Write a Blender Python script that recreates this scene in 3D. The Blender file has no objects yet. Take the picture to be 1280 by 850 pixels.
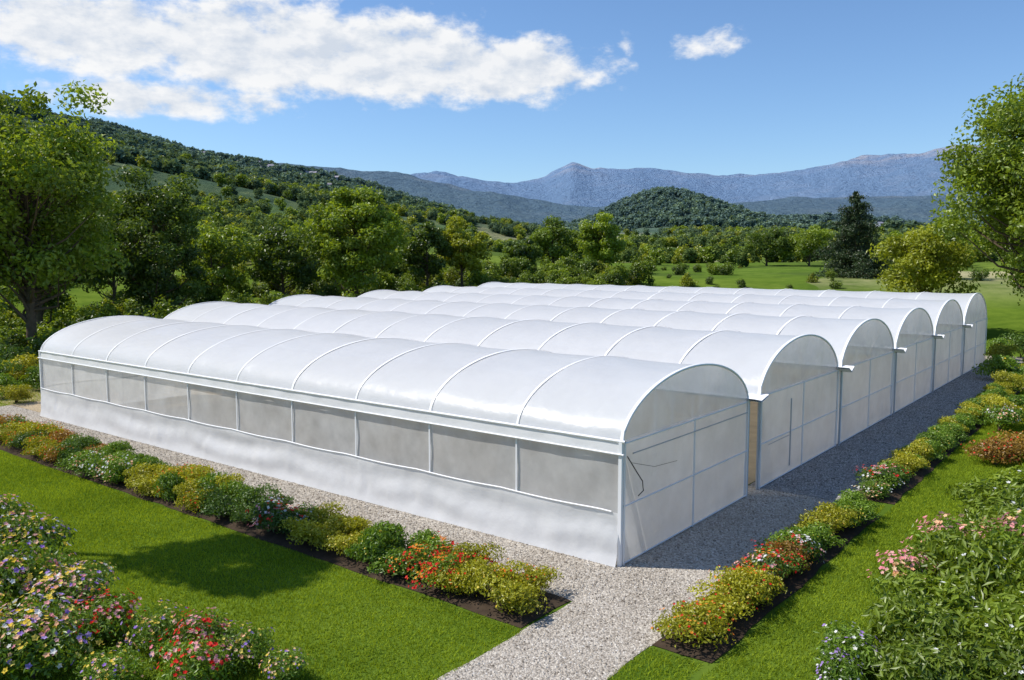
import bpy, math, random
import numpy as np
from mathutils import Vector
rng=np.random.default_rng(7); random.seed(7)
SC=bpy.context.scene
ROT=math.radians(-38.1); CR,SR=math.cos(ROT),math.sin(ROT)
def S(x,y): return (CR*x-SR*y, SR*x+CR*y)
# ---------------------------------------------------------------- mesh builder
class MB:
    def __init__(s): s.v=[];s.f=[];s.m=[];s.t=[];s.n=0;s.sm=[]
    def add(s,v,f,mat=0,tint=None,smooth=False):
        v=np.asarray(v,float).reshape(-1,3); f=np.asarray(f,int)
        s.v.append(v); s.f.append((f+s.n)); s.m.append(mat); s.sm.append(smooth)
        if tint is None: tint=np.full(len(v),.5)
        elif np.isscalar(tint): tint=np.full(len(v),tint)
        s.t.append(tint); s.n+=len(v)
    def mesh(s,name,mats):
        V=np.concatenate(s.v); me=bpy.data.meshes.new(name)
        tot=np.concatenate([np.full(len(f),f.shape[1]) for f in s.f])
        loops=np.concatenate([f.ravel() for f in s.f])
        mi=np.concatenate([np.full(len(f),m) for f,m in zip(s.f,s.m)])
        sm=np.concatenate([np.full(len(f),q) for f,q in zip(s.f,s.sm)])
        me.vertices.add(len(V)); me.vertices.foreach_set('co',V.ravel())
        me.loops.add(len(loops)); me.loops.foreach_set('vertex_index',loops.astype(np.int32))
        me.polygons.add(len(tot)); st=np.concatenate([[0],np.cumsum(tot)[:-1]])
        me.polygons.foreach_set('loop_start',st.astype(np.int32))
        me.polygons.foreach_set('loop_total',tot.astype(np.int32))
        me.polygons.foreach_set('material_index',mi.astype(np.int32))
        me.polygons.foreach_set('use_smooth',sm.astype(bool))
        a=me.attributes.new('tint','FLOAT','POINT'); a.data.foreach_set('value',np.concatenate(s.t).astype(np.float32))
        for m in mats: me.materials.append(m)
        me.update(); me.validate(); return me
def obj(name,me,loc=(0,0,0),rz=0,sc=(1,1,1),parent=None,link=True):
    o=bpy.data.objects.new(name,me); o.location=loc; o.rotation_euler=(0,0,rz); o.scale=sc
    if parent: o.parent=parent
    if link: SC.collection.objects.link(o)
    return o
def grid_faces(nu,nv,off=0):
    i=np.arange(nu-1)[:,None]; j=np.arange(nv-1)[None,:]; a=(i*nv+j)
    return np.stack([a,a+nv,a+nv+1,a+1],-1).reshape(-1,4)+off
def tube(mb,pts,r,mat=0,k=6,tint=.5,closed=False):
    P=np.asarray(pts,float); n=len(P); r=np.full(n,r) if np.isscalar(r) else np.asarray(r)
    T=np.gradient(P,axis=0); T/=np.linalg.norm(T,axis=1)[:,None]+1e-9
    up=np.where(np.abs(T[:,2:3])>.9,np.array([[1.,0,0]]),np.array([[0,0,1.]]))
    A=np.cross(T,up); A/=np.linalg.norm(A,axis=1)[:,None]; B=np.cross(T,A)
    th=np.linspace(0,2*np.pi,k,endpoint=False)
    V=P[:,None]+r[:,None,None]*(A[:,None]*np.cos(th)[None,:,None]+B[:,None]*np.sin(th)[None,:,None])
    f=[]
    for i in range(n-1):
        for j in range(k): f.append((i*k+j,i*k+(j+1)%k,(i+1)*k+(j+1)%k,(i+1)*k+j))
    mb.add(V.reshape(-1,3),f,mat,tint,True)
def box(mb,a,b,mat=0,tint=.5):
    x0,y0,z0=a;x1,y1,z1=b
    v=[(x0,y0,z0),(x1,y0,z0),(x1,y1,z0),(x0,y1,z0),(x0,y0,z1),(x1,y0,z1),(x1,y1,z1),(x0,y1,z1)]
    mb.add(v,[(0,3,2,1),(4,5,6,7),(0,1,5,4),(1,2,6,5),(2,3,7,6),(3,0,4,7)],mat,tint)
def leaves(mb,C,N,L,W,mat=0,tint=.5):
    n=len(C); N=N/(np.linalg.norm(N,axis=1)[:,None]+1e-9)
    R=rng.normal(size=(n,3)); T=np.cross(N,R); T/=np.linalg.norm(T,axis=1)[:,None]+1e-9; B=np.cross(N,T)
    L=np.broadcast_to(L,(n,))[:,None]; W=np.broadcast_to(W,(n,))[:,None]
    V=np.stack([C-T*L/2, C+B*W/2+N*W*.2, C+T*L/2, C-B*W/2+N*W*.2],1).reshape(-1,3)
    f=np.arange(n*4).reshape(n,4)
    t=np.repeat(np.broadcast_to(tint,(n,)),4)
    mb.add(V,f,mat,t)
def flowers(mb,C,N,R,mat,tint=.5):
    n=len(C); N=N/(np.linalg.norm(N,axis=1)[:,None]+1e-9)
    Q=rng.normal(size=(n,3)); T=np.cross(N,Q); T/=np.linalg.norm(T,axis=1)[:,None]; B=np.cross(N,T)
    th=np.linspace(0,2*np.pi,10,endpoint=False); rr=np.where(np.arange(10)%2==0,1.,.62)
    R=np.broadcast_to(R,(n,))[:,None,None]
    ring=C[:,None]+R*rr[None,:,None]*(T[:,None]*np.cos(th)[None,:,None]+B[:,None]*np.sin(th)[None,:,None])+N[:,None]*R*.3
    V=np.concatenate([C[:,None],ring],1)
    f=[]
    for j in range(10): f.append([0,1+j,1+(j+1)%10])
    F=(np.arange(n)*11)[:,None,None]+np.array(f)[None]
    mb.add(V.reshape(-1,3),F.reshape(-1,3),mat,np.repeat(rng.random(n),11))
# ---------------------------------------------------------------- numpy noise
def hsh(i,j,s): 
    v=np.sin(i*127.1+j*311.7+s*74.7)*43758.5453; return v-np.floor(v)
def vn(x,y,s=0):
    i=np.floor(x);j=np.floor(y);u=x-i;v=y-j;u=u*u*(3-2*u);v=v*v*(3-2*v)
    return (hsh(i,j,s)*(1-u)+hsh(i+1,j,s)*u)*(1-v)+(hsh(i,j+1,s)*(1-u)+hsh(i+1,j+1,s)*u)*v
def fbm(x,y,o=5,s=0):
    a=.5;t=0;n=0
    for k in range(o): t=t+a*vn(x,y,s+k);n+=a;x=x*2.03+5.1;y=y*2.03+1.7;a*=.5
    return t/n
def ss(a,b,x): t=np.clip((x-a)/(b-a),0,1); return t*t*(3-2*t)
# ---------------------------------------------------------------- node helpers
class NT:
    def __init__(s,nt): s.t=nt
    def n(s,ty,**k):
        d=s.t.nodes.new(ty)
        for a,b in k.items(): setattr(d,a,b)
        return d
    def l(s,a,b): s.t.links.new(a,b)
    def put(s,sock,v):
        if isinstance(v,bpy.types.NodeSocket): s.l(v,sock)
        else: sock.default_value=v
    def math(s,op,a,b=0.,c=None,clamp=False):
        d=s.n('ShaderNodeMath',operation=op,use_clamp=clamp); s.put(d.inputs[0],a); s.put(d.inputs[1],b)
        if c is not None: s.put(d.inputs[2],c)
        return d.outputs[0]
    def mix(s,f,a,b,bl='MIX'):
        d=s.n('ShaderNodeMix',data_type='RGBA',blend_type=bl); s.put(d.inputs[0],f)
        for q,v in((6,a),(7,b)):
            s.put(d.inputs[q],v if isinstance(v,bpy.types.NodeSocket) else tuple(v)+((1,) if len(v)==3 else ()))
        return d.outputs[2]
    def mr(s,v,a,b,c=0.,d_=1.,sm=False):
        d=s.n('ShaderNodeMapRange'); 
        if sm: d.interpolation_type='SMOOTHSTEP'
        s.put(d.inputs[0],v)
        for i,x in enumerate((a,b,c,d_)): s.put(d.inputs[i+1],x)
        return d.outputs[0]
    def noise(s,vec,sc,det=4,ro=.5,out=0):
        d=s.n('ShaderNodeTexNoise'); 
        if vec is not None: s.l(vec,d.inputs['Vector'])
        d.inputs['Scale'].default_value=sc; d.inputs['Detail'].default_value=det; d.inputs['Roughness'].default_value=ro
        return d.outputs[out]
    def ramp(s,f,cols):
        d=s.n('ShaderNodeValToRGB'); s.l(f,d.inputs[0]); e=d.color_ramp.elements
        while len(e)<len(cols): e.new(.5)
        for q,(p,c) in zip(e,cols): q.position=p; q.color=tuple(c)+(1,)
        return d.outputs[0]
def newmat(name):
    m=bpy.data.materials.new(name); m.use_nodes=True; m.node_tree.nodes.clear()
    T=NT(m.node_tree); o=T.n('ShaderNodeOutputMaterial'); return m,T,o
def princ(T,col,rough=.6,spec=.3,normal=None):
    p=T.n('ShaderNodeBsdfPrincipled'); T.put(p.inputs['Base Color'],col if isinstance(col,bpy.types.NodeSocket) else tuple(col)+(1,))
    T.put(p.inputs['Roughness'],rough); p.inputs['Specular IOR Level'].default_value=spec
    if normal is not None: T.l(normal,p.inputs['Normal'])
    return p.outputs[0]
def mixsh(T,f,a,b):
    d=T.n('ShaderNodeMixShader'); T.put(d.inputs[0],f); T.l(a,d.inputs[1]); T.l(b,d.inputs[2]); return d.outputs[0]
def attr(T,n='tint'):
    a=T.n('ShaderNodeAttribute'); a.attribute_name=n; return a.outputs['Fac']
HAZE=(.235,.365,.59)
def haze(T,g,c,dist=4200.,start=200.):  # aerial haze painted into the surface colour, bluer with distance from the origin
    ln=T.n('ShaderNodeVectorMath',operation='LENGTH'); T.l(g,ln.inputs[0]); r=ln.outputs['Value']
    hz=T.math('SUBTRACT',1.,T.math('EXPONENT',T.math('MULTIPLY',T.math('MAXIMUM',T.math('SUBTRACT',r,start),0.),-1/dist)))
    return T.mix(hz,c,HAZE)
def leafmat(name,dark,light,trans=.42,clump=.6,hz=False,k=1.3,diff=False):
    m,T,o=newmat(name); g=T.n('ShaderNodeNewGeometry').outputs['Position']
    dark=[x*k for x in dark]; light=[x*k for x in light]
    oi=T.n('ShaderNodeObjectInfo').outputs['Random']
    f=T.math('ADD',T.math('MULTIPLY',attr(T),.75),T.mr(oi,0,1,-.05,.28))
    if diff: f=T.math('ADD',T.math('MULTIPLY',attr(T),.6),T.mr(T.noise(g,clump,5,.65),.32,.68,0,.5))
    c=T.mix(f,dark,light)
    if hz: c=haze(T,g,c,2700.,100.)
    p=T.n('ShaderNodeBsdfDiffuse'); T.l(c,p.inputs[0]); p=p.outputs[0]
    tr=T.n('ShaderNodeBsdfTranslucent'); T.l(T.mix(1.,c,(1.25,1.15,.45),'MULTIPLY'),tr.inputs[0])
    s=mixsh(T,trans,p,tr.outputs[0])
    if not(hz or diff):
        gl=T.n('ShaderNodeBsdfGlossy'); gl.inputs['Color'].default_value=(1,1,1,1); gl.inputs['Roughness'].default_value=.42; s=mixsh(T,.03,s,gl.outputs[0])
    T.l(s,o.inputs[0]); return m
def flowermat(name,a,b):
    m,T,o=newmat(name); c=T.mix(attr(T),a,b); p=T.n('ShaderNodeBsdfDiffuse'); T.l(c,p.inputs[0]); tr=T.n('ShaderNodeBsdfTranslucent'); T.l(c,tr.inputs[0])
    T.l(mixsh(T,.3,p.outputs[0],tr.outputs[0]),o.inputs[0]); return m
def plain(name,col,rough=.6,var=.15,scale=3.,spec=.3,hz=False):
    m,T,o=newmat(name); tc=T.n('ShaderNodeTexCoord').outputs['Object']
    c=T.mix(T.noise(tc,scale,5),[x*(1-var) for x in col],[min(1,x*(1+var)) for x in col])
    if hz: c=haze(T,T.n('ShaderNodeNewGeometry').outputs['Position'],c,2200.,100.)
    T.l(princ(T,c,rough,spec),o.inputs[0]); return m
# ---------------------------------------------------------------- terrain height
PXs=lambda px: math.degrees(math.atan((px-640)/1052))
L1p=[(-400,40),(-200,80),(0,132),(100,162),(200,189),(300,212),(400,226),(450,237),(520,256),(620,282),(720,300),(800,312),(2000,322)]
L2p=[(-400,215),(380,215),(440,222),(520,231),(600,243),(660,256),(760,262),(900,256),(1000,250),(1100,252),(1200,246),(1280,238),(1700,225)]
L3p=[(-400,225),(400,219),(480,226),(520,221),(560,219),(600,227),(640,232),(680,226),(700,217),(715,212),(740,218),(800,217),(860,223),(900,225),(940,225),(1000,216),(1050,207),(1100,201),(1150,191),(1185,178),(1230,181),(1280,195),(1700,200)]
def prof(P,az,R):
    a=[PXs(p[0]) for p in P]; y=[p[1] for p in P]
    return 6.5+R*np.cos(np.clip(np.radians(az),-.9,.9))*(322-np.interp(az,a,y))/1047
def H(x,y):
    x=np.asarray(x,float);y=np.asarray(y,float)
    r=np.hypot(x,y); az=np.degrees(np.arctan2(x,y))
    base=4.0*ss(76,112,r)+.027*np.clip(r-112,0,1500)
    n1=fbm(x/140,y/140,4,3)-.5
    base=base+n1*np.clip((r-85)*.055,0,20)
    b1=np.maximum(prof(L1p,az,1150)-35,0)*(ss(100,1150,r)*.75+.25*np.clip((r-100)/1050,0,1))*(1-.6*ss(1150,2100,r))
    b1=b1*(1+.12*(fbm(x/170,y/170,5,11)-.5)*2*ss(120,500,r))
    b2=np.maximum(prof(L2p,az,2600)-47,0)*ss(1500,2600,r)*(1-.6*ss(2600,4200,r))
    b2=b2*(1+.3*(fbm(x/420,y/420,6,21)-.5)*2)
    rid=1-np.abs(fbm(x/1100,y/1100,6,31)-.5)*3.2
    b3=np.maximum(prof(L3p,az,7000)-47,0)*ss(3600,7000,r)*(1-.5*ss(7000,9800,r))*(.92+.11*rid+.10*(fbm(x/300,y/300,4,5)-.5))
    dm=50*np.exp(-(((x-188)/62)**2+((y-1085)/170)**2)/2*1.15)*(1+.12*(fbm(x/40,y/40,4,9)-.5)) + 20*np.exp(-(((x+60)/130)**2+((y-1250)/150)**2)/2)+22*np.exp(-(((x-420)/140)**2+((y-1150)/150)**2)/2)
    return np.where(r<76,0,base+np.maximum.reduce([b1,b2,b3,dm]))
# ---------------------------------------------------------------- materials
def terrain_mat():
    m,T,o=newmat('terrain_ground')
    g=T.n('ShaderNodeNewGeometry').outputs['Position']; sx=T.n('ShaderNodeSeparateXYZ'); T.l(g,sx.inputs[0])
    ln=T.n('ShaderNodeVectorMath',operation='LENGTH'); T.l(g,ln.inputs[0]); r=ln.outputs['Value']
    near=T.mix(T.noise(g,.8,5),(.08,.135,.015),(.17,.235,.03))
    near=T.mix(T.mr(T.noise(g,.11,6,.7),.42,.62),near,T.mix(1.,near,(.55,.66,.6),'MULTIPLY'))
    wn=T.n('ShaderNodeVectorMath',operation='ADD'); T.l(g,wn.inputs[0])
    ns=T.n('ShaderNodeVectorMath',operation='SCALE'); T.l(T.noise(g,.02,3,out=1),ns.inputs[0]); ns.inputs['Scale'].default_value=60; T.l(ns.outputs[0],wn.inputs[1])
    mp=T.n('ShaderNodeMapping'); T.l(wn.outputs[0],mp.inputs[0]); mp.inputs['Scale'].default_value=(1,.6,0)
    vo=T.n('ShaderNodeTexVoronoi'); vo.inputs['Scale'].default_value=.018; T.l(mp.outputs[0],vo.inputs['Vector'])
    sc=T.n('ShaderNodeSeparateColor'); T.l(vo.outputs['Color'],sc.inputs[0])
    field=T.ramp(sc.outputs[0],[(0,(.12,.19,.03)),(.25,(.20,.26,.045)),(.45,(.31,.30,.08)),(.6,(.14,.20,.03)),(.74,(.46,.37,.18)),(.88,(.55,.45,.29))])
    field.node.color_ramp.interpolation='CONSTANT'
    field=T.mix(.28,field,(.18,.235,.04)); 
    field=T.mix(T.mr(T.noise(g,.35,6,.7),.35,.65),field,T.mix(1.,field,(.5,.62,.5),'MULTIPLY'))
    scrub=T.mr(T.noise(g,.045,7,.7),.48,.55)
    field=T.mix(T.math('MULTIPLY',scrub,.7),field,(.07,.11,.026))
    c=T.mix(T.mr(r,92,125),near,field)
    fz=T.math('ADD',sx.outputs[2],T.math('MULTIPLY',T.noise(g,.006,4),60.))
    forest=T.ramp(T.noise(g,.05,8,.75),[(.3,(.025,.05,.016)),(.52,(.065,.10,.026)),(.68,(.14,.17,.05))])
    c=T.mix(T.mr(fz,50,64),c,forest)
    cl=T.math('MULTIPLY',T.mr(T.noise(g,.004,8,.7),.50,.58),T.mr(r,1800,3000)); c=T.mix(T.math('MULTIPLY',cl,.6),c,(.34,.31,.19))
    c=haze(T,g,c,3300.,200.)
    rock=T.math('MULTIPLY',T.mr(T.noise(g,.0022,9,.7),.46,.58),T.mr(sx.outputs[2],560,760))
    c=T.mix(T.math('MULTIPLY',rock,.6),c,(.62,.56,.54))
    bp=T.n('ShaderNodeBump'); bp.inputs['Strength'].default_value=.9; 
    T.l(T.math('MULTIPLY',T.noise(g,.02,9,.7),T.mr(r,100,3000,.6,80)),bp.inputs['Height']); bp.inputs['Distance'].default_value=1
    d=T.n('ShaderNodeBsdfDiffuse'); T.l(c,d.inputs[0]); T.l(bp.outputs[0],d.inputs['Normal']); T.l(d.outputs[0],o.inputs[0]); return m
def gravel_mat(name,a,b,c3):
    m,T,o=newmat(name); g=T.n('ShaderNodeNewGeometry').outputs['Position']
    vo=T.n('ShaderNodeTexVoronoi'); vo.inputs['Scale'].default_value=26; T.l(g,vo.inputs['Vector'])
    s=T.n('ShaderNodeSeparateColor'); T.l(vo.outputs['Color'],s.inputs[0])
    c=T.ramp(s.outputs[0],[(0,a),(.5,b),(1,c3)])
    c=T.mix(T.mr(T.noise(g,.9,6),.3,.7,0,.45),c,T.mix(1.,c,(.6,.56,.5),'MULTIPLY'))
    bp=T.n('ShaderNodeBump'); bp.inputs['Strength'].default_value=.7; bp.inputs['Distance'].default_value=.03; bp.invert=True; T.l(vo.outputs['Distance'],bp.inputs['Height'])
    T.l(princ(T,c,.9,.15,bp.outputs[0]),o.inputs[0]); return m
def stone_mat(name,cols):
    m,T,o=newmat(name); g=T.n('ShaderNodeNewGeometry').outputs['Position']; c=T.ramp(attr(T),cols)
    c=T.mix(T.mr(T.noise(g,.8,5),.35,.7,0,.5),c,T.mix(1.,c,(.66,.6,.52),'MULTIPLY'))
    d=T.n('ShaderNodeBsdfDiffuse'); T.l(c,d.inputs[0]); T.l(d.outputs[0],o.inputs[0]); return m
def film_mat(name,col,trl,tra,rough=.45,dirt=.12,scale=.7,bump=.2,bs=2.2,bd=.05):
    m,T,o=newmat(name); g=T.n('ShaderNodeTexCoord').outputs['Object']
    d=T.mr(T.noise(g,scale,6,.6),.35,.75)
    c=T.mix(d,col,[x*(1-dirt) for x in col])
    bp=T.n('ShaderNodeBump'); bp.inputs['Strength'].default_value=bump; bp.inputs['Distance'].default_value=bd; T.l(T.noise(g,bs,4),bp.inputs['Height'])
    p=princ(T,c,rough,.35,bp.outputs[0]); t=T.n('ShaderNodeBsdfTranslucent'); T.l(c,t.inputs[0]); T.l(bp.outputs[0],t.inputs['Normal'])
    s=mixsh(T,trl,p,t.outputs[0])
    if tra>0:
        tr=T.n('ShaderNodeBsdfTransparent'); s=mixsh(T,T.math('MULTIPLY',T.mr(T.noise(g,1.1,4),.3,.7,.6,1.4),tra),s,tr.outputs[0])
    T.l(s,o.inputs[0]); return m
M_ter=terrain_mat()
M_grav=gravel_mat('gravel_light',(.28,.245,.20),(.45,.40,.34),(.62,.57,.49))
M_gravd=gravel_mat('gravel_grey',(.18,.175,.165),(.31,.30,.285),(.48,.465,.44))
M_stl=stone_mat('pebbles_light',[(0,(.20,.17,.14)),(.4,(.46,.41,.34)),(.8,(.62,.57,.49)),(1,(.74,.70,.64))])
M_std=stone_mat('pebbles_grey',[(0,(.10,.10,.095)),(.5,(.32,.31,.295)),(1,(.60,.585,.56))])
M_soil=plain('soil',(.06,.042,.028),.95,.5,6.,.1)
M_floor=plain('dirt_floor',(.42,.33,.21),.95,.25,2.,.1)
M_roof=film_mat('roof_film',(.86,.87,.88),.38,.05,.33,.05,.45,.55,1.1,.09)
M_rib=plain('white_pipe',(.88,.88,.88),.4,.03)
M_band=film_mat('rib_band',(.97,.97,.97),.10,0,.5,.0)
M_gable=film_mat('gable_film',(.88,.88,.875),.5,.26,.25,.12,.8,.3)
M_wall=film_mat('wall_film',(.92,.92,.91),.6,.13,.3,.14,.9,.5,1.6,.09)
M_skirt=film_mat('skirt_film',(.92,.92,.915),.35,.0,.42,.08,.8,.5)
M_net=film_mat('insect_net',(.76,.755,.735),.35,.22,.9,.30,1.2,.0)
M_steel=plain('galvanised_pipe',(.5,.51,.52),.4,.1)
M_black=plain('black_rope',(.02,.02,.02),.6)
M_bark=plain('bark',(.12,.09,.06),.9,.5,4.,.1)
G_a=leafmat('leaf_mid',(.024,.052,.009),(.185,.26,.033))
G_y=leafmat('leaf_yellow_green',(.09,.12,.012),(.35,.38,.03))
G_b=leafmat('leaf_fresh',(.04,.075,.010),(.27,.355,.03))
G_c=leafmat('leaf_conifer',(.012,.028,.012),(.075,.11,.04),.15)
G_h1=leafmat('leaf_hedge_yellow',(.12,.14,.01),(.46,.44,.03),.35,4.)
G_h2=leafmat('leaf_hedge_green',(.045,.095,.012),(.22,.34,.03),.35,4.)
G_h3=leafmat('leaf_hedge_dark',(.026,.06,.012),(.14,.23,.03),.35,4.)
G_h4=leafmat('leaf_red_tint',(.14,.07,.02),(.40,.25,.04),.35,4.)
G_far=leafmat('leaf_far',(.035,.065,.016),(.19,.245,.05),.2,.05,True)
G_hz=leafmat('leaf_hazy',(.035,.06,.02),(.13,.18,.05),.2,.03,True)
G_gr=leafmat('grass_blade',(.085,.145,.010),(.32,.40,.032),.4,.35,diff=True)
F_red=flowermat('petal_red',(.65,.02,.02),(.82,.08,.06))
F_pink=flowermat('petal_pink',(.82,.26,.32),(.88,.55,.5))
F_white=flowermat('petal_white',(.8,.77,.70),(.88,.88,.88))
F_yel=flowermat('petal_yellow',(.88,.60,.05),(.90,.76,.22))
F_pur=flowermat('petal_purple',(.36,.18,.6),(.52,.38,.75))
F_peach=flowermat('petal_peach',(.88,.42,.22),(.90,.65,.42))
F_org=flowermat('petal_orange',(.75,.18,.03),(.85,.4,.06))
# ---------------------------------------------------------------- terrain mesh
az=np.concatenate([np.linspace(-180,-48,45)[:-1],np.linspace(-48,48,560),np.linspace(48,180,45)[1:]])
rr=np.concatenate([[0.01,20,40,60,70,76],np.geomspace(79,9900,230)])
A,R=np.meshgrid(np.radians(az),rr,indexing='ij')
X=R*np.sin(A);Y=R*np.cos(A);Z=H(X,Y)
mb=MB(); mb.add(np.stack([X,Y,Z],-1).reshape(-1,3),grid_faces(len(az),len(rr))[:,::-1],0,None,True)
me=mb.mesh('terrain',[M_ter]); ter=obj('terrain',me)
# ---------------------------------------------------------------- GN scatter
def scatter(name,pts,rz,scl,idx,protos,site=False,tilt=None):
    n=len(pts); me=bpy.data.meshes.new(name); me.vertices.add(n); me.vertices.foreach_set('co',np.asarray(pts,float).ravel())
    rot=np.zeros((n,3)); rot[:,2]=rz
    a=me.attributes.new('rot','FLOAT_VECTOR','POINT'); a.data.foreach_set('vector',rot.ravel().astype(np.float32))
    s=np.asarray(scl,float); s=np.repeat(s[:,None],3,1) if s.ndim==1 else s
    a=me.attributes.new('scl','FLOAT_VECTOR','POINT'); a.data.foreach_set('vector',s.ravel().astype(np.float32))
    a=me.attributes.new('idx','INT','POINT'); a.data.foreach_set('value',np.asarray(idx).astype(np.int32))
    o=obj(name,me,rz=ROT if site else 0)
    col=bpy.data.collections.new(name+'_parts')
    for p in protos: col.objects.link(p)
    ng=bpy.data.node_groups.new(name,'GeometryNodeTree')
    ng.interface.new_socket('Geometry',in_out='INPUT',socket_type='NodeSocketGeometry'); ng.interface.new_socket('Geometry',in_out='OUTPUT',socket_type='NodeSocketGeometry')
    i=ng.nodes.new('NodeGroupInput'); u=ng.nodes.new('NodeGroupOutput'); q=ng.nodes.new('GeometryNodeInstanceOnPoints'); c=ng.nodes.new('GeometryNodeCollectionInfo')
    c.inputs['Collection'].default_value=col; c.inputs['Separate Children'].default_value=True; c.inputs['Reset Children'].default_value=True
    ng.links.new(i.outputs[0],q.inputs['Points']); ng.links.new(c.outputs[0],q.inputs['Instance']); q.inputs['Pick Instance'].default_value=True
    for nm,ty,so in(('rot','FLOAT_VECTOR','Rotation'),('scl','FLOAT_VECTOR','Scale'),('idx','INT','Instance Index')):
        d=ng.nodes.new('GeometryNodeInputNamedAttribute'); d.data_type=ty; d.inputs['Name'].default_value=nm; ng.links.new(d.outputs['Attribute'],q.inputs[so])
    ng.links.new(q.outputs[0],u.inputs[0])
    md=o.modifiers.new('scatter','NODES'); md.node_group=ng; return o
# ---------------------------------------------------------------- ground sheets (site frame)
def sheet(name,x0,x1,y0,y1,z,mat,wob=.05,seed=0,mound=0.):
    nx=max(2,int((x1-x0)/.25)+1);ny=max(2,int((y1-y0)/.25)+1)
    gx,gy=np.meshgrid(np.linspace(x0,x1,nx),np.linspace(y0,y1,ny),indexing='ij')
    wx=(fbm(gx*1.3,gy*1.3,3,seed)-.5)*2*wob; wy=(fbm(gx*1.3+50,gy*1.3,3,seed+5)-.5)*2*wob
    ex=np.minimum(gx-x0,x1-gx);ey=np.minimum(gy-y0,y1-gy); e=np.clip(np.minimum(ex,ey)/.3,0,1)
    gz=z+mound*e*(.6+.8*fbm(gx*3,gy*3,3,seed))
    mb=MB(); mb.add(np.stack([gx+wx,gy+wy,gz],-1).reshape(-1,3),grid_faces(nx,ny),0,None,True)
    return obj(name,mb.mesh(name,[mat]),rz=ROT)
XE=-8.83; YF=14.97; YEND=43.8
sheet('gravel_path',-45,-6.5,12.8,15.3,.004,M_grav)
sheet('gravel_path',-8.55,-6.5,2,13.2,.008,M_grav,.07,3)
sheet('gravel_path',XE-.3,-6.45,15.1,23.4,.008,M_grav,.05,13)
sheet('gravel_path',-40,-35,14,66,.012,M_grav,.1,4)
sheet('gravel_path',-45,3,59.3,63.5,.010,M_grav,.1,5)
sheet('grey_gravel_path',XE-.3,-6.5,22.6,60.3,.014,M_gravd,.14,6)
sheet('greenhouse_floor',-45.5,XE-.35,15.1,58.7,.020,M_floor,0)
sheet('flower_bed_soil',-40,-8.6,11.25,12.8,.012,M_soil,.08,7,.07)
sheet('flower_bed_soil',-6.5,-5.4,12.1,21.9,.014,M_soil,.08,8,.07)
sheet('flower_bed_soil',-6.5,-5.4,23.2,60,.014,M_soil,.08,9,.07)
# tiles
def grass_tile(seed,n=1300):
    mb=MB(); C=rng.random((n,2))-.5; h=rng.uniform(.03,.075,n); a=rng.uniform(0,2*np.pi,n); w=rng.uniform(.006,.011,n)
    lean=rng.normal(0,.028,(n,2)); d=np.stack([np.cos(a),np.sin(a)],1)*w[:,None]
    V=np.zeros((n,3,3)); V[:,0,:2]=C-d; V[:,1,:2]=C+d; V[:,2,:2]=C+lean; V[:,2,2]=h
    mb.add(V.reshape(-1,3),np.arange(n*3).reshape(n,3),0,np.repeat(rng.random(n),3))
    return obj('grass_tuft',mb.mesh('grass_tuft',[G_gr]),link=False)
def pebble_tile(mat,n=420,big=.034):
    mb=MB(); o=np.array([(1,0,0),(-1,0,0),(0,1,0),(0,-1,0),(0,0,1),(0,0,-1)],float)
    F=np.array([(0,2,4),(2,1,4),(1,3,4),(3,0,4),(2,0,5),(1,2,5),(3,1,5),(0,3,5)])
    C=np.zeros((n,3)); C[:,:2]=rng.random((n,2))-.5; s=.009+(big-.009)*rng.random(n)**1.8
    V=o[None]*s[:,None,None]*rng.uniform(.6,1.3,(n,6,1)); V[:,:,2]*=.7; a=rng.uniform(0,6.28,n)
    x=V[:,:,0]*np.cos(a)[:,None]-V[:,:,1]*np.sin(a)[:,None]; y=V[:,:,0]*np.sin(a)[:,None]+V[:,:,1]*np.cos(a)[:,None]
    V=np.stack([x,y,V[:,:,2]],-1)+C[:,None]
    mb.add(V.reshape(-1,3),(np.arange(n)*6)[:,None,None].repeat(8,1).repeat(3,2).reshape(-1,3)+np.tile(F,(n,1)),0,np.repeat(rng.random(n),6))
    return obj('pebbles',mb.mesh('pebbles',[mat]),link=False)
def tiles(regs):
    P=[]
    for x0,x1,y0,y1 in regs:
        for x in np.arange(x0+.5,x1-.3,1.):
            for y in np.arange(y0+.5,y1-.3,1.):
                wx,wy=S(x,y)
                if wy>8.5 and abs(wx)/wy<.72 and math.hypot(wx,wy)<64: P.append((x,y,0))
    return np.array(P)
G=tiles([(-45.5,-8.5,-5.8,11.2),(-5.35,30,2,76),(-60,-40,13,40),(-6.5,-5.3,7,12),(-6.5,-5.3,21.9,23.2)])
scatter('lawn_grass',G,rng.integers(0,4,len(G))*math.pi/2,np.ones(len(G)),rng.integers(0,3,len(G)),[grass_tile(i) for i in range(3)],True)
P=tiles([(-40,-6.6,13,15),(-8.5,-6.6,4,13),(-8.7,-6.6,15,23),(-40,-36,15,30)]); P[:,2]=.008
scatter('gravel_stones',P,rng.integers(0,4,len(P))*math.pi/2,np.ones(len(P)),rng.integers(0,2,len(P)),[pebble_tile(M_stl) for i in range(2)],True)
P=tiles([(-8.7,-6.7,23,60)]); P[:,2]=.014
scatter('grey_gravel_stones',P,rng.integers(0,4,len(P))*math.pi/2,np.ones(len(P)),rng.integers(0,2,len(P)),[pebble_tile(M_std) for i in range(2)],True)
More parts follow.
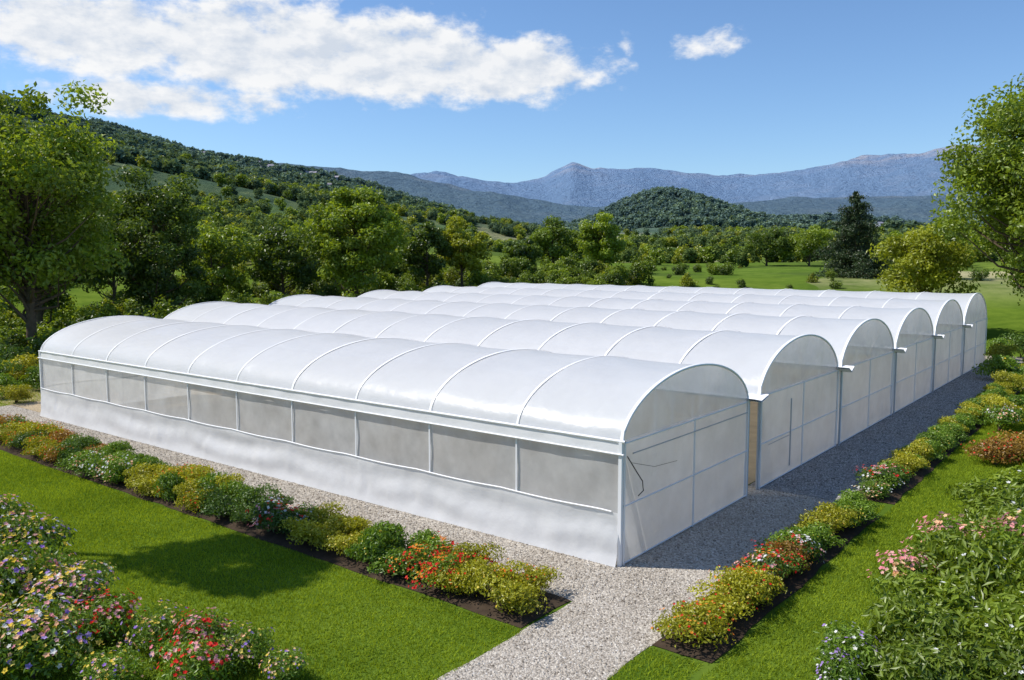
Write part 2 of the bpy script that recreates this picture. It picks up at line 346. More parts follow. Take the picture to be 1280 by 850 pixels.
# ---------------------------------------------------------------- greenhouse
GH=bpy.data.objects.new('greenhouse',None); SC.collection.objects.link(GH); GH.rotation_euler=(0,0,ROT)
BAY=2.697
TUN=[(0,6.6,-36.3,2.66,1.27),(7.45,14.35,-40.8,2.68,1.42),(14.75,21.7,-42.6,2.68,1.50),(22.05,29.0,-43.2,2.70,1.55),(29.35,36.3,-44.2,2.74,1.6),(36.65,43.8,-45.2,2.78,1.65)]
PW=1.12
def arch(y0,y1,e,h,n=29,off=0.):
    th=np.linspace(math.pi,0,n); yc=(y0+y1)/2;a=(y1-y0)/2+off
    return yc+a*np.cos(th), e+(h+off)*np.power(np.abs(np.sin(th)),PW)
rf=MB();rb=MB();gb=MB();wl=MB();fr=MB();bd=MB()
for ti,(a,b,x0,e,h) in enumerate(TUN):
    y0=YF+a;y1=YF+b; L=XE-x0; nb=int(round(L/BAY)); bx=np.linspace(x0,XE,nb+1)
    nx=nb*8+1; xs=np.linspace(x0,XE,nx); fr_=np.abs(np.sin(np.linspace(0,nb*math.pi,nx)))
    ay,azz=arch(y0,y1,e,h); n=len(ay)
    V=np.zeros((nx,n,3)); V[:,:,0]=xs[:,None]
    sag=(.055*fr_[:,None]**.6+.045*(fbm(xs[:,None]*.8+ti*9,np.arange(n)[None]*.3,3,ti)-.5))*np.sin(np.linspace(0,math.pi,n))[None]
    V[:,:,1]=ay[None]-(ay[None]-(y0+y1)/2)*sag/3.5; V[:,:,2]=azz[None]-sag
    rf.add(V.reshape(-1,3),grid_faces(nx,n),0,None,True)
    for bi,x in enumerate(bx):
        ry,rz=arch(y0,y1,e,h,33,.016+.004*random.random()); hw=random.uniform(.026,.040)
        vv=np.zeros((33,2,3)); vv[:,:,1]=ry[:,None]; vv[:,:,2]=rz[:,None]; vv[:,0,0]=x-hw; vv[:,1,0]=x+hw
        bd.add(vv.reshape(-1,3),grid_faces(33,2),0,None,True)
    for yy in(y0+.03,y1-.03):
        for x in bx: tube(rb,[(x,yy,0),(x,yy,e/2),(x,yy,e)],.035,0,6)
    for x in bx[1:-1]: tube(rb,[(x,y0,e-.05),(x,(y0+y1)/2,e-.05),(x,y1,e-.05)],.02,0,5)
    for xe in (XE+.004,x0-.004):
        gy,gz=arch(y0,y1,e,h,33); n=len(gy); ks=np.linspace(0,1,7)
        VV=np.stack([np.stack([np.full(n,xe)+.03*math.sin(k*3)*np.sin(gy*2.1),(y0+y1)/2+(gy-(y0+y1)/2)*k,e+(gz-e)*k],1) for k in ks],0)
        gb.add(VV.reshape(-1,3),grid_faces(len(ks),n),0,None,True)
        tube(rb,np.stack([np.full(n,xe+(.03 if xe>-20 else -.03)),gy,gz],1),.03,0,6)
    for xe,sg in((XE,1),(x0,-1)):
        ny=60;nz=14; yy=np.linspace(y0,(YF+TUN[ti+1][0] if ti in(1,2,3,4) else y1),ny); zz=np.linspace(.0,e+.02,nz)
        gy,gz=np.meshgrid(yy,zz,indexing='ij'); ofs=.08*(fbm(gy*1.6+ti,gz*.8,3,ti)-.5)*sg
        wl.add(np.stack([xe+ofs+sg*.02,gy,gz],-1).reshape(-1,3),grid_faces(ny,nz),0,None,True)
        for q in(0.,.5,1.):
            yq=y0+.03+(y1-y0-.06)*q; tube(rb,[(xe+sg*.07,yq,0),(xe+sg*.07,yq,e/2),(xe+sg*.07,yq,e)],.022,0,6)
        for z in(.04,1.28,e-.03): tube(rb,[(xe+sg*.065,y0,z),(xe+sg*.065,(y0+y1)/2,z),(xe+sg*.065,y1,z)],.018,0,6)
    if ti<5:
        g0=y1;g1=YF+TUN[ti+1][0]; x00=min(x0,TUN[ti+1][2]); xe=XE+.45
        vv=[(x00,g0-.10,e+.10),(xe,g0-.10,e+.10),(xe,(g0+g1)/2,e-.04),(x00,(g0+g1)/2,e-.04),(x00,g1+.10,e+.10),(xe,g1+.10,e+.10)]
        if ti==0: vv=[(x00,g0-.1,e+.06),(XE+.25,g0-.1,e+.06),(XE+.25,(g0+g1)/2,e-.05),(x00,(g0+g1)/2,e-.05),(x00,g1+.1,e+.06),(XE+.25,g1+.1,e+.06)]
        fr.add(vv,[(0,1,2,3),(3,2,5,4)],0)
        vv2=[(x,y,z-.05) for x,y,z in vv]; fr.add(vv2,[(3,2,1,0),(4,5,2,3)],0)
x0=TUN[0][2];e=2.66;nx=330
net=MB(); xs=np.linspace(x0,XE,nx); zs=np.linspace(1.02,2.44,10); gx,gz=np.meshgrid(xs,zs,indexing='ij')
gy=YF-.01+.06*(fbm(gx*1.1,gz*1.3,3,2)-.5)*np.sin((gz-1.02)/1.42*math.pi)
net.add(np.stack([gx,gy,gz],-1).reshape(-1,3),grid_faces(nx,10),0,None,True)
sk=MB(); nz=22; t=np.linspace(0,1,nz)
gx,gt=np.meshgrid(xs,t,indexing='ij'); top=1.15-.03*np.abs(np.sin((gx-x0)/BAY*math.pi))+.03*(vn(gx*.5,gx*0,4)-.5)
fold=.08*(fbm(gx*2.2,gt*1.4+gx*.4,4,6)-.5)+.03*np.sin((gx*1.1+gt*2)*2)*(fbm(gx*.4,gt,2,8))
swag=.05*np.sin(gt*9+2*np.abs(np.sin((gx-x0)/BAY*math.pi/2)))*vn(gx*.35,gx*0,12)
gy=YF-.075-.12*(1-gt)**3+(fold+swag)*np.sin(gt*math.pi*.9+.25)
sk.add(np.stack([gx,gy,.01+top*gt],-1).reshape(-1,3),grid_faces(nx,nz),0,None,True)
tube(rb,np.stack([xs[::3],np.full(110,YF-.085),(1.165-.03*np.abs(np.sin((xs-x0)/BAY*math.pi)))[::3]],1),.02,0,6)
gx,gt=np.meshgrid(xs,np.linspace(0,1,6),indexing='ij')
val=MB(); gy=YF-.03-.06*(1-gt)+.02*np.sin(gx*5+gt)*(1-gt)*vn(gx*.7,gx*0,1); gz2=2.40+.29*gt+.015*np.sin(gx*2.3)*(1-gt)
val.add(np.stack([gx,gy,gz2],-1).reshape(-1,3),grid_faces(nx,6),0,None,True)
tube(rb,[(x0-.1,YF-.05,e+.02),(-20,YF-.05,e+.02),(XE+.12,YF-.05,e+.02)],.032,0,6)
tube(rb,[(x0-.1,YF-.10,2.41),(-20,YF-.10,2.40),(XE+.12,YF-.10,2.41)],.02,0,6)
for x in np.linspace(x0,XE,11): box(rb,(x-.022,YF-.05,1.12),(x+.022,YF-.030,2.42))
box(rb,(XE-.02,YF-.08,0),(XE+.06,YF+.0,2.66)); box(rb,(x0-.06,YF-.08,0),(x0+.02,YF+.0,2.66))
wl.add([(-45.2,YF+YEND,0),(XE,YF+YEND,0),(XE,YF+YEND,2.8),(-45.2,YF+YEND,2.8)],[(0,1,2,3)])
for nm,mbx,mt in(('roof_film',rf,M_roof),('rib_bands',bd,M_band),('frame_pipes',rb,M_rib),('gable_ends',gb,M_gable),('end_walls',wl,M_wall),('gutters',fr,M_rib),('side_net',net,M_net),('side_skirt',sk,M_skirt),('eave_valance',val,M_skirt)):
    obj(nm,mbx.mesh(nm,[mt]),parent=GH)
dm=MB()
tube(dm,[(XE+.12,YF+.05,2.36),(XE+.16,YF+.35,2.0),(XE+.17,YF+.62,1.72),(XE+.16,YF+.68,1.5),(XE+.14,YF+.5,1.42)],.012,1,6)
tube(dm,[(XE+.13,YF+.2,2.2),(XE+.14,YF+1.2,1.92),(XE+.13,YF+2.3,1.84)],.005,1,5)
tube(dm,[(XE+.11,YF+.3,2.38),(XE+.12,YF+3,2.37),(XE+.11,YF+6.4,2.36)],.014,0,6)
for yq in(9.7,9.76): tube(dm,[(XE+.11,YF+yq,.25),(XE+.11,YF+yq,1.2),(XE+.11,YF+yq,2.3)],.011,0,6)
tube(dm,[(XE+.11,YF+8.0,1.2),(XE+.11,YF+9.7,1.2)],.012,0,5)
for yq in (6.7,7.42): tube(dm,[(XE+.02,YF+yq,0),(XE+.02,YF+yq,1.3),(XE+.02,YF+yq,2.66)],.035,0,6)
for a in(14.35,21.7,29.0,36.3): tube(dm,[(XE+.12,YF+a+.15,0),(XE+.12,YF+a+.15,1.3),(XE+.12,YF+a+.15,2.62)],.03,0,6)
obj('hardware',dm.mesh('hardware',[M_steel,M_black]),parent=GH)
# ---------------------------------------------------------------- plants
def unit(n):
    v=rng.normal(size=(n,3)); return v/np.linalg.norm(v,axis=1)[:,None]
def shrub_mesh(name,w,h,n,ls,mat,fl=(),asp=.5,nf=0,fr_=.03,lump=9,topflow=True,cluster=1):
    mb=MB(); cs=[];rs=[]
    for i in range(lump):
        a=rng.uniform(0,6.28); q=rng.uniform(0,.3)*w; cs.append((q*math.cos(a),q*math.sin(a),rng.uniform(.25,.72)*h)); rs.append(rng.uniform(.2,.34)*w)
    cs=np.array(cs);rs=np.array(rs); k=rng.integers(0,lump,n); d=unit(n); d[:,2]=np.abs(d[:,2])*1.1-.25
    rad=rs[k]*rng.uniform(.55,1.14,n)+np.where(rng.random(n)<.06,.05*w,0)
    C=cs[k]+d*rad[:,None]*np.array([1,1,h/w*1.1]); C[:,2]=np.maximum(C[:,2],.02)
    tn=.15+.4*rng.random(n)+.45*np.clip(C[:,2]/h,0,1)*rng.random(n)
    leaves(mb,C,d+.9*unit(n),ls*rng.uniform(.6,1.3,n),ls*asp*rng.uniform(.7,1.2,n),0,tn)
    for i in range(8):
        c=cs[rng.integers(lump)]; tube(mb,[(0,0,0),tuple(c*np.array([.5,.5,.6])),tuple(c)],[.012,.009,.004],1,4)
    mats=[mat,M_bark]
    for fm in fl:
        mats.append(fm); m=nf//len(fl)//cluster+1; kk=rng.integers(0,lump,m); d=unit(m); d[:,2]=np.abs(d[:,2])+.1; d/=np.linalg.norm(d,axis=1)[:,None]
        C=cs[kk]+d*(rs[kk]*rng.uniform(1.0,1.2,m))[:,None]*np.array([1,1,h/w*1.1])
        C=np.repeat(C,cluster,0)+rng.normal(0,fr_*1.3,(m*cluster,3))*(cluster>1); d=np.repeat(d,cluster,0)
        flowers(mb,C,d+.3*unit(len(C))+np.array([0,0,.4]),fr_*rng.uniform(.7,1.2,len(C)),len(mats)-1)
    return mb.mesh(name,mats)
SH={}
def mk(key,*a,**k): SH[key]=[shrub_mesh('shrub_'+key+str(i),*a,**k) for i in range(2)]
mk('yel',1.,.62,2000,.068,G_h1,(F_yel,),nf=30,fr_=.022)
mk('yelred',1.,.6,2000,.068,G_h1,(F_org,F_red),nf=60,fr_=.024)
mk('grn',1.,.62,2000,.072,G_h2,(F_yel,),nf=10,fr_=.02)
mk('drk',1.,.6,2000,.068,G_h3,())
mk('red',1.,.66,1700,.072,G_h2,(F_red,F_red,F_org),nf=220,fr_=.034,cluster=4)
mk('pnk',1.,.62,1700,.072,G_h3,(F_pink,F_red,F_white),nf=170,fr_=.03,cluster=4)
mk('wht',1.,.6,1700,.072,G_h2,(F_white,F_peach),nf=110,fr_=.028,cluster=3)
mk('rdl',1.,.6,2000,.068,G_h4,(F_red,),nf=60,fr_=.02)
NAMES=dict(yel='golden_shrub',yelred='orange_flowering_shrub',grn='green_shrub',drk='dark_green_shrub',red='red_flowering_shrub',pnk='pink_flowering_shrub',wht='white_flowering_shrub',rdl='red_leaf_shrub')
def plant(key,x,y,s=1.,sz=None,site=True):
    wx,wy=S(x,y) if site else (x,y)
    obj(NAMES[key],SH[key][random.randrange(2)],(wx,wy,.03 if site else float(H(wx,wy))),random.uniform(0,6.28),(s*random.uniform(.9,1.1),s,(sz or s)*random.uniform(.85,1.12)))
segL=[(-40,-30,['rdl','yelred','yel','drk']),(-30,-26.5,['rdl','drk','yelred']),(-26.5,-22.5,['wht','grn','wht']),(-22.5,-19,['yel','yelred','grn']),(-19,-17.0,['grn','drk']),(-16.6,-15.2,['pnk','wht']),(-15.2,-13.2,['yel','yel']),(-13.2,-12.1,['grn']),(-11.9,-10.9,['red']),(-10.9,-8.7,['yel','yelred','yelred'])]
for a,b,t in segL:
    x=a+.3
    while x<b-.05:
        for yy in(11.65,12.35):
            plant(random.choice(t),x+random.uniform(-.15,.15),yy+random.uniform(-.1,.1),random.uniform(1.05,1.35),random.uniform(.9,1.4))
        x+=.62
for a,b,t in [(12.5,14.6,['yel','yelred','yel']),(14.6,15.8,['rdl','yelred']),(15.8,17.5,['pnk','red','rdl']),(17.5,21.7,['grn','yel','grn']),(23.6,25.6,['wht','pnk']),(25.6,60,['grn','yel','grn'])]:
    y=a
    while y<b:
        plant(random.choice(t),-5.95+random.uniform(-.1,.1),y,random.uniform(1.1,1.3),random.uniform(.85,1.15)); y+=.5
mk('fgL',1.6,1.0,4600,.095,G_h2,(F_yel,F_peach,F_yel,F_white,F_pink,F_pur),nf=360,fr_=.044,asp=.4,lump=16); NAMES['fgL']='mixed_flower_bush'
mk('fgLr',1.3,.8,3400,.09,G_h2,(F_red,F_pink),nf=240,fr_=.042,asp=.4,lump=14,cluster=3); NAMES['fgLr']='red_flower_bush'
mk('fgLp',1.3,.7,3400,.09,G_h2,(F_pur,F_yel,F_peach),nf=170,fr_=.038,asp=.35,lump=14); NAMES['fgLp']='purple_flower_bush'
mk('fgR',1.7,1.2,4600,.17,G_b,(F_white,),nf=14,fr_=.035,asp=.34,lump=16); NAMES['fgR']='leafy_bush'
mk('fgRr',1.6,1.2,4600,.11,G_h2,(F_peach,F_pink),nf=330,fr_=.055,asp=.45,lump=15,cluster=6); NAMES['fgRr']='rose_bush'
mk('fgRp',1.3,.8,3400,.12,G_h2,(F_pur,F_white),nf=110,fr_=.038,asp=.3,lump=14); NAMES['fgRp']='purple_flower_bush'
for k,x,y,s in [('fgL',-11.6,18.,1.1),('fgL',-10.4,17.2,1.1),('fgL',-10.9,15.6,1.15),('fgLp',-9.3,16.2,1.),('fgL',-9.2,14.8,1.15),('fgLp',-8.1,15.2,1.),('fgL',-7.9,14.3,1.),('fgLr',-6.9,13.7,1.),('fgL',-9.4,13.2,1.2),('fgLp',-5.9,13.3,.95),('fgLr',-5.1,13.0,.85),('fgLp',-4.3,12.7,.85),('fgLp',-3.5,12.3,.7),('fgL',-7.4,12.4,1.2),('fgLp',-6.0,12.1,.9),('fgLr',-4.9,12.1,.9),('fgL',-8.4,12.2,1.2),('fgL',-12.6,19.0,1.),('fgLp',-13.2,20.,1.),('fgL',-12.,17.0,1.2)]:
    plant(k,x,y,s,site=False)
for k,x,y,s in [('fgR',11.2,18.6,1.3),('fgR',12.4,19.6,1.4),('fgR',10.4,17.,1.1),('fgRr',8.7,16.2,1.2),('fgRr',9.7,15.7,1.25),('fgR',10.6,15.2,1.3),('fgR',8.3,14.4,1.2),('fgR',9.3,14.0,1.25),('fgR',7.3,13.6,1.1),('fgR',6.4,12.7,.95),('fgRp',5.4,12.6,.95),('fgR',7.5,12.3,1.1),('fgR',8.6,12.6,1.2),('fgRp',4.8,11.9,.8),('fgR',6.0,11.6,.95),('fgR',7.1,11.1,1.05),('fgRp',8.0,15.3,.9),('fgRr',7.3,15.0,.8)]:
    plant(k,x,y,s,site=False)
for k,x,y,s in [('rdl',15.2,25.8,1.7),('rdl',16.2,26.3,1.6),('wht',18.3,31.,1.6),('yel',19.2,32,1.8),('grn',20.4,33.5,1.8),('yel',24.,40,1.7),('grn',26.,44,2.2),('yel',30,51,2.),('grn',31,53,2.4),('drk',33,54,2.6),
    ('yel',-22.2,37,1.5),('grn',-23.4,38.4,2.),('drk',-24.8,40,2.4),('yel',-25.2,42,2.6),('grn',-22.8,40.5,2.2),('drk',-26.5,44,3)]: plant(k,x,y,s,site=False)
# ---------------------------------------------------------------- trees
def tree_mesh(name,h,w,cb,nc,nl,ls,mat,tr=.28,lean=0.,egg=0.,crs=(.17,.30)):
    mb=MB(); zc=(cb+h)/2; rz=(h-cb)/2; rx=w/2
    d=unit(nc); rad=rng.uniform(.25,1,nc)**.6*.83*rng.uniform(.85,1.15,nc)
    sh=1-egg*np.clip(d[:,2]*rad,-1,1)
    C=np.stack([d[:,0]*rx*rad*sh+lean*d[:,2],d[:,1]*rx*rad*sh,zc+d[:,2]*rz*rad],1)
    cr=rx*rng.uniform(crs[0],crs[1],nc); ct=rng.random(nc)
    tp=[];n=9;top=cb+(h-cb)*.72
    for i in range(n):
        t=i/(n-1); tp.append((lean*t+.15*math.sin(t*5+nc)*t,.12*math.sin(t*4)*t*rx/3,-.3+top*t))
    tr_=tr*(1-.85*np.linspace(0,1,n)); tr_[0]*=1.5; tube(mb,tp,tr_,1,9)
    for i in range(nc):
        zs=min(top*.95,max(cb*.55,C[i,2]-rng.uniform(.25,.55)*rx)); t=zs/top; j=t*(n-1); k=min(int(j),n-2); f=j-k
        p0=np.array(tp[k])*(1-f)+np.array(tp[k+1])*f; p2=C[i]; pm=(p0+p2)/2+np.array([0,0,-.08*rx])+rng.normal(0,.05*rx,3)
        r0=tr*(1-.85*t)*.5; tube(mb,[p0,p0*.55+pm*.5-p0*.05,pm,(pm+p2)/2,p2],[r0,r0*.8,r0*.55,r0*.35,r0*.12],1,5)
    N=nc*nl; k=np.repeat(np.arange(nc),nl); d=unit(N); rr_=cr[k]*(rng.random(N)**.45*1.15)
    stretch=np.array([1.15,1.15,.72]); P=C[k]+d*rr_[:,None]*stretch+rng.normal(0,.05*rx/3,(N,3))
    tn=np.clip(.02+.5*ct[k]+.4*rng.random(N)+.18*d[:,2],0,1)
    leaves(mb,P,d*.7+.9*unit(N)+np.array([0,0,.35]),ls*rng.uniform(.6,1.3,N),ls*.62*rng.uniform(.7,1.2,N),0,tn)
    return mb.mesh(name,[mat,M_bark])
def tree(name,x,y,h,w,cb,nc,nl,ls,mat,**k):
    z=float(H(x,y)); return obj(name,tree_mesh(name,h-z,w,cb,nc,nl,ls,mat,**k),(x,y,z-.1),random.uniform(0,6))
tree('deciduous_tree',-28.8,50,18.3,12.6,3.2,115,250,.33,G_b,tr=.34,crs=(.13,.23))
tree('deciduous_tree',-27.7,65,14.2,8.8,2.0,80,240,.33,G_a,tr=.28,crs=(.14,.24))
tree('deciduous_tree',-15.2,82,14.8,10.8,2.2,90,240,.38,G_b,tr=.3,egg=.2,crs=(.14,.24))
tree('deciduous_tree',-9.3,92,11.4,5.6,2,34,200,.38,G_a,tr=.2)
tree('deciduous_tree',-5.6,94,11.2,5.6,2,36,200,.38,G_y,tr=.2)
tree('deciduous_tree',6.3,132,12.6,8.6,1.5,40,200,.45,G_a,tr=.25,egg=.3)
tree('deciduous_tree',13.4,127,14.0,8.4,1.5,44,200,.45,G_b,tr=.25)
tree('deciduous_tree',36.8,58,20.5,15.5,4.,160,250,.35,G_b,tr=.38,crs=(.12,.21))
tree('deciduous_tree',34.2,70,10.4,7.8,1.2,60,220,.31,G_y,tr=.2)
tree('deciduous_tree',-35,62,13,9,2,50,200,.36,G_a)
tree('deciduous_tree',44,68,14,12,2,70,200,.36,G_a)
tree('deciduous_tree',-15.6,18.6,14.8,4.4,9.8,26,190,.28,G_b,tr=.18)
for x,y,h,w,m in [(-24,88,10.5,8,G_a),(-30,84,11,8,G_b),(-19.5,98,10.5,7,G_y),(-38,80,12,9,G_a),(1.8,120,9.4,5.5,G_a),(9.8,140,11.5,6,G_a),(46,152,12.4,8,G_a),(53,150,13.,8.5,G_b),(52,104,12.,8,G_a)]:
    tree('deciduous_tree',x,y,h,w,1.0,30,180,.42,m,tr=.2)
def conifer(x,y,h,w):
    z=float(H(x,y)); h-=z; mb=MB(); tube(mb,[(0,0,-.3),(0,0,h*.5),(0,0,h)],[.25,.15,.02],1,7)
    for t in np.linspace(.06,.98,24):
        R=w/2*(1-t)**.6*rng.uniform(.7,1.15)
        for j in range(int(5+6*(1-t))):
            a=rng.uniform(0,6.28); Rl=R*rng.uniform(.6,1.2); n=int(30+70*Rl/2)
            q=rng.random(n)**.7; P=np.stack([np.cos(a)*Rl*q,np.sin(a)*Rl*q,t*h-.15*Rl*q+0*q],1)+rng.normal(0,.10+.10*Rl/2,(n,3))
            leaves(mb,P,unit(n)+np.array([0,0,.6]),.34,.13,0,rng.random(n))
            tube(mb,[(0,0,t*h),(np.cos(a)*Rl,np.sin(a)*Rl,t*h-.15*Rl)],[.03,.01],1,4)
    obj('pine_tree',mb.mesh('pine_tree',[G_c,M_bark]),(x,y,z))
conifer(44.8,110,15.,10.)
def blob(mat,n,ls,h=1.,nc=12):
    mb=MB(); C=unit(nc)*rng.uniform(.15,.42,(nc,1)); C[:,2]=C[:,2]*h+.5*h; cr=rng.uniform(.14,.27,nc); k=rng.integers(0,nc,n); d=unit(n)
    P=C[k]+d*(cr[k]*(rng.random(n)**.5)*1.1)[:,None]; P[:,2]=np.maximum(P[:,2],-.05); ct=rng.random(nc)
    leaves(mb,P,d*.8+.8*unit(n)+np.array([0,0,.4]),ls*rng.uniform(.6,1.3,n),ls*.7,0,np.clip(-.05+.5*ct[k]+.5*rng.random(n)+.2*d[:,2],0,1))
    return obj('bush',mb.mesh('bush',[mat]),link=False)
pb=[blob(G_b,1500,.085,.75),blob(G_a,1500,.085,.85),blob(G_y,1500,.085,.8),blob(G_a,1500,.085,1.),blob(G_b,1500,.085,1.2)]
pts=[];sc=[]
for i in range(500):
    x=rng.uniform(-84,-49);y=rng.uniform(14,92); wx,wy=S(x,y); pts.append((wx,wy,float(H(wx,wy))-.1)); sc.append(rng.uniform(1.4,3.4))
for i in range(60):
    x=rng.uniform(-5,22);y=rng.uniform(64,80); wx,wy=S(x,y)
    if wx/wy>.54: pts.append((wx,wy,float(H(wx,wy))-.1)); sc.append(rng.uniform(1.5,3.6))
for i in range(110):
    a=math.radians(rng.uniform(-4,30)); r=rng.uniform(100,160); wx,wy=r*math.sin(a),r*math.cos(a)
    if vn(np.array(wx/9),np.array(wy/9),3)>.5: pts.append((wx,wy,float(H(wx,wy))-.2)); sc.append(rng.uniform(.8,2.6))
pts=np.array(pts); scatter('hedge_bushes',pts,rng.uniform(0,6.28,len(pts)),np.array(sc),rng.integers(0,5,len(pts)),pb)
N=18000; r=np.sqrt(rng.uniform(100**2,620**2,N)); a=np.radians(rng.uniform(-37,37,N)); x=r*np.sin(a);y=r*np.cos(a)
azd=np.degrees(a); dens=np.where(azd<-6,.53,.60)+.25*((azd>-4)&(r<130))
keep=(fbm(x/38,y/38,4,77)>dens)|((rng.random(N)<.03)&(r>140)); x=x[keep];y=y[keep];r=r[keep]
s=rng.uniform(1.4,4.6,len(x))*(1+r/600)*np.where(np.degrees(np.arctan2(x,y))<-3,1,.8)
pb2=[blob(G_far,450,.16,.9),blob(G_far,450,.16,1.05),blob(G_y,450,.16,.85),blob(G_far,450,.16,1.2),blob(G_b,450,.16,1.1)]
pts=np.stack([x,y,H(x,y)-.2],1); scatter('scrub_trees',pts,rng.uniform(0,6.28,len(x)),s,rng.integers(0,5,len(x)),pb2)
N=19000; r=np.sqrt(rng.uniform(480**2,1600**2,N)); a=np.radians(rng.uniform(-35,33,N)); x=r*np.sin(a);y=r*np.cos(a); z=H(x,y)
f=fbm(x/110,y/110,4,99); dome=(np.hypot((x-188)/110,(y-1085)/260)<1.25)
keep=(f>np.where((z>48),.40,.55))|dome; x=x[keep];y=y[keep];z=z[keep];r=r[keep]
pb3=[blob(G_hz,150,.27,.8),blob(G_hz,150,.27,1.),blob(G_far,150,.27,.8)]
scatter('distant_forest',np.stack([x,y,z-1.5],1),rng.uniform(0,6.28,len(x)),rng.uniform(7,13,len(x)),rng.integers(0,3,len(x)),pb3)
# distant village
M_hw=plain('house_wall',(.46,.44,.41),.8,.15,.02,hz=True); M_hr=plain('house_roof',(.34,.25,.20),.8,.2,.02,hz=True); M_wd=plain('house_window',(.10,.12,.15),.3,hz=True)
vb=MB()
def house(x,y,w,d,h,a,vb=vb):
    z=float(H(x,y))-1; ca,sa=math.cos(a),math.sin(a)
    def tf(v): v=np.array(v,float); return np.stack([x+v[:,0]*ca-v[:,1]*sa,y+v[:,0]*sa+v[:,1]*ca,z+v[:,2]],1)
    w/=2;d/=2
    vb.add(tf([(-w,-d,0),(w,-d,0),(w,d,0),(-w,d,0),(-w,-d,h),(w,-d,h),(w,d,h),(-w,d,h)]),[(0,1,5,4),(1,2,6,5),(2,3,7,6),(3,0,4,7)],0)
    vb.add(tf([(-w,0,h+d*.5),(-w,-d,h),(-w,d,h),(w,0,h+d*.5),(w,d,h),(w,-d,h)]),[(0,1,2),(3,4,5)],0)
    o=.4; vb.add(tf([(-w-o,-d-o,h-.2),(w+o,-d-o,h-.2),(w+o,0,h+d*.5+.15),(-w-o,0,h+d*.5+.15),(w+o,d+o,h-.2),(-w-o,d+o,h-.2)]),[(0,1,2,3),(3,2,4,5)],1)
    for q in np.arange(-w+1.2,w-1,2.4):
        for zz in np.arange(1.8,h-1.2,2.6):
            vb.add(tf([(q,-d-.03,zz),(q+1.,-d-.03,zz),(q+1.,-d-.03,zz+1.2),(q,-d-.03,zz+1.2)]),[(0,1,2,3)],2)
def cluster(px0,px1,r0,r1,n):
    for i in range(n):
        a=math.atan((random.uniform(px0,px1)-640)/1052); r=random.uniform(r0,r1); house(r*math.sin(a),r*math.cos(a),random.uniform(5,8),random.uniform(5,7),random.uniform(3.8,6),random.uniform(-.9,.9))
cluster(230,430,820,1090,75); cluster(330,520,700,1000,22); cluster(60,230,950,1080,6); cluster(580,720,850,1150,16); cluster(860,1100,1000,1500,18); cluster(1000,1250,1400,1700,22)
obj('distant_village',vb.mesh('distant_village',[M_hw,M_hr,M_wd]))
# ---------------------------------------------------------------- light
EL=math.radians(51); tx,ty=.994,-.11
sd=Vector((tx*math.cos(EL),ty*math.cos(EL),-math.sin(EL)))
sl=bpy.data.lights.new('sun','SUN'); sl.energy=5.0; sl.angle=math.radians(.5); sl.color=(1,.95,.87)
so=bpy.data.objects.new('sun',sl); so.rotation_euler=sd.to_track_quat('-Z','Y').to_euler(); SC.collection.objects.link(so)
W=bpy.data.worlds.new('World'); SC.world=W; W.use_nodes=True; W.node_tree.nodes.clear(); T=NT(W.node_tree)
out=T.n('ShaderNodeOutputWorld'); sky=T.n('ShaderNodeTexSky'); sky.sky_type='NISHITA'; sky.sun_disc=False
sky.sun_elevation=EL; sky.sun_rotation=math.atan2(-tx,-ty); sky.altitude=300; sky.air_density=1.0; sky.dust_density=.4; sky.ozone_density=3.2
bg=T.n('ShaderNodeBackground'); T.l(T.mix(1.,sky.outputs[0],(.80,.93,1.06),'MULTIPLY'),bg.inputs[0]); bg.inputs[1].default_value=.145
dr=T.n('ShaderNodeTexCoord').outputs['Generated']; sp=T.n('ShaderNodeSeparateXYZ'); T.l(dr,sp.inputs[0])
azn=T.math('MULTIPLY',T.math('ARCTAN2',sp.outputs[0],sp.outputs[1]),180/math.pi); eln=T.math('MULTIPLY',T.math('ARCSINE',sp.outputs[2]),180/math.pi)
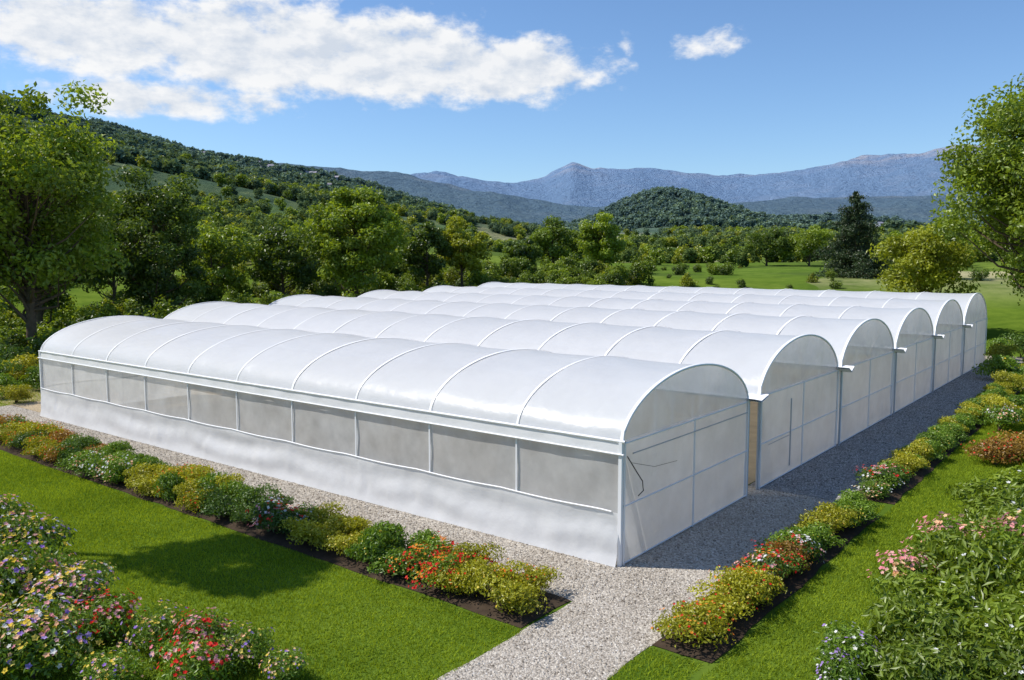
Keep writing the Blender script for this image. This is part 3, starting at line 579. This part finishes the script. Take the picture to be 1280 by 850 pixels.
blobs=[(-26,13.2,11,2.4,1.1),(-15.8,13.2,10,2.8,1.2),(-8.5,12.9,8,2.7,1.2),(-2.,12.3,7.8,2.1,1.2),(2.9,11.8,3.8,1.1,.9),(-33,14.5,8,2.6,1.),(-22,9.6,7.5,1.2,.95),(-26.6,11.2,1.3,.4,.3),(7.6,13.8,.9,1.1,.25),(13.0,13.6,3.0,1.5,.35),(-17,17.,7.,1.4,1.1)]
mask=None
for (ba,be,ra,re,am) in blobs:
    u=T.math('MULTIPLY',T.math('SUBTRACT',azn,ba),1/ra); v=T.math('MULTIPLY',T.math('SUBTRACT',eln,be),1/re)
    q=T.math('SUBTRACT',am,T.math('MULTIPLY_ADD',u,u,T.math('MULTIPLY',v,v)))
    mask=q if mask is None else T.math('SMOOTH_MAX',mask,q,.2)
mask=T.math('MAXIMUM',mask,-2.)
def cn(offa,offe,det):
    cb=T.n('ShaderNodeCombineXYZ'); T.l(T.math('ADD',azn,offa),cb.inputs[0]); T.l(T.math('MULTIPLY',T.math('ADD',eln,offe),1.7),cb.inputs[1])
    return T.noise(cb.outputs[0],.34,det,.6)
n0=cn(0.,0.,7); n1=cn(-.5,.75,5)
d0=T.math('MULTIPLY_ADD',T.math('SUBTRACT',n0,.5),3.7,mask)
alpha=T.mr(d0,-.3,.8,0,.97,True)
sh=T.math('ADD',T.mr(T.math('SUBTRACT',n0,n1),-.17,.12,0,.85),T.mr(mask,0,1.1,.25,-.05),clamp=True)
ccol=T.mix(sh,(.66,.72,.81),(.97,.97,.97))
cbg=T.n('ShaderNodeBackground'); T.l(ccol,cbg.inputs[0]); cbg.inputs[1].default_value=1.
T.l(mixsh(T,alpha,bg.outputs[0],cbg.outputs[0]),out.inputs[0])
# ---------------------------------------------------------------- camera
cd=bpy.data.cameras.new('camera'); cd.lens=29.45; cd.sensor_width=36; cd.clip_end=30000; cd.clip_start=.1
co=bpy.data.objects.new('camera',cd); co.location=(0,0,6.5); co.rotation_euler=(math.radians(90-5.62),0,0); SC.collection.objects.link(co); SC.camera=co
SC.view_settings.view_transform='Standard'; SC.view_settings.look='None'; SC.view_settings.exposure=0
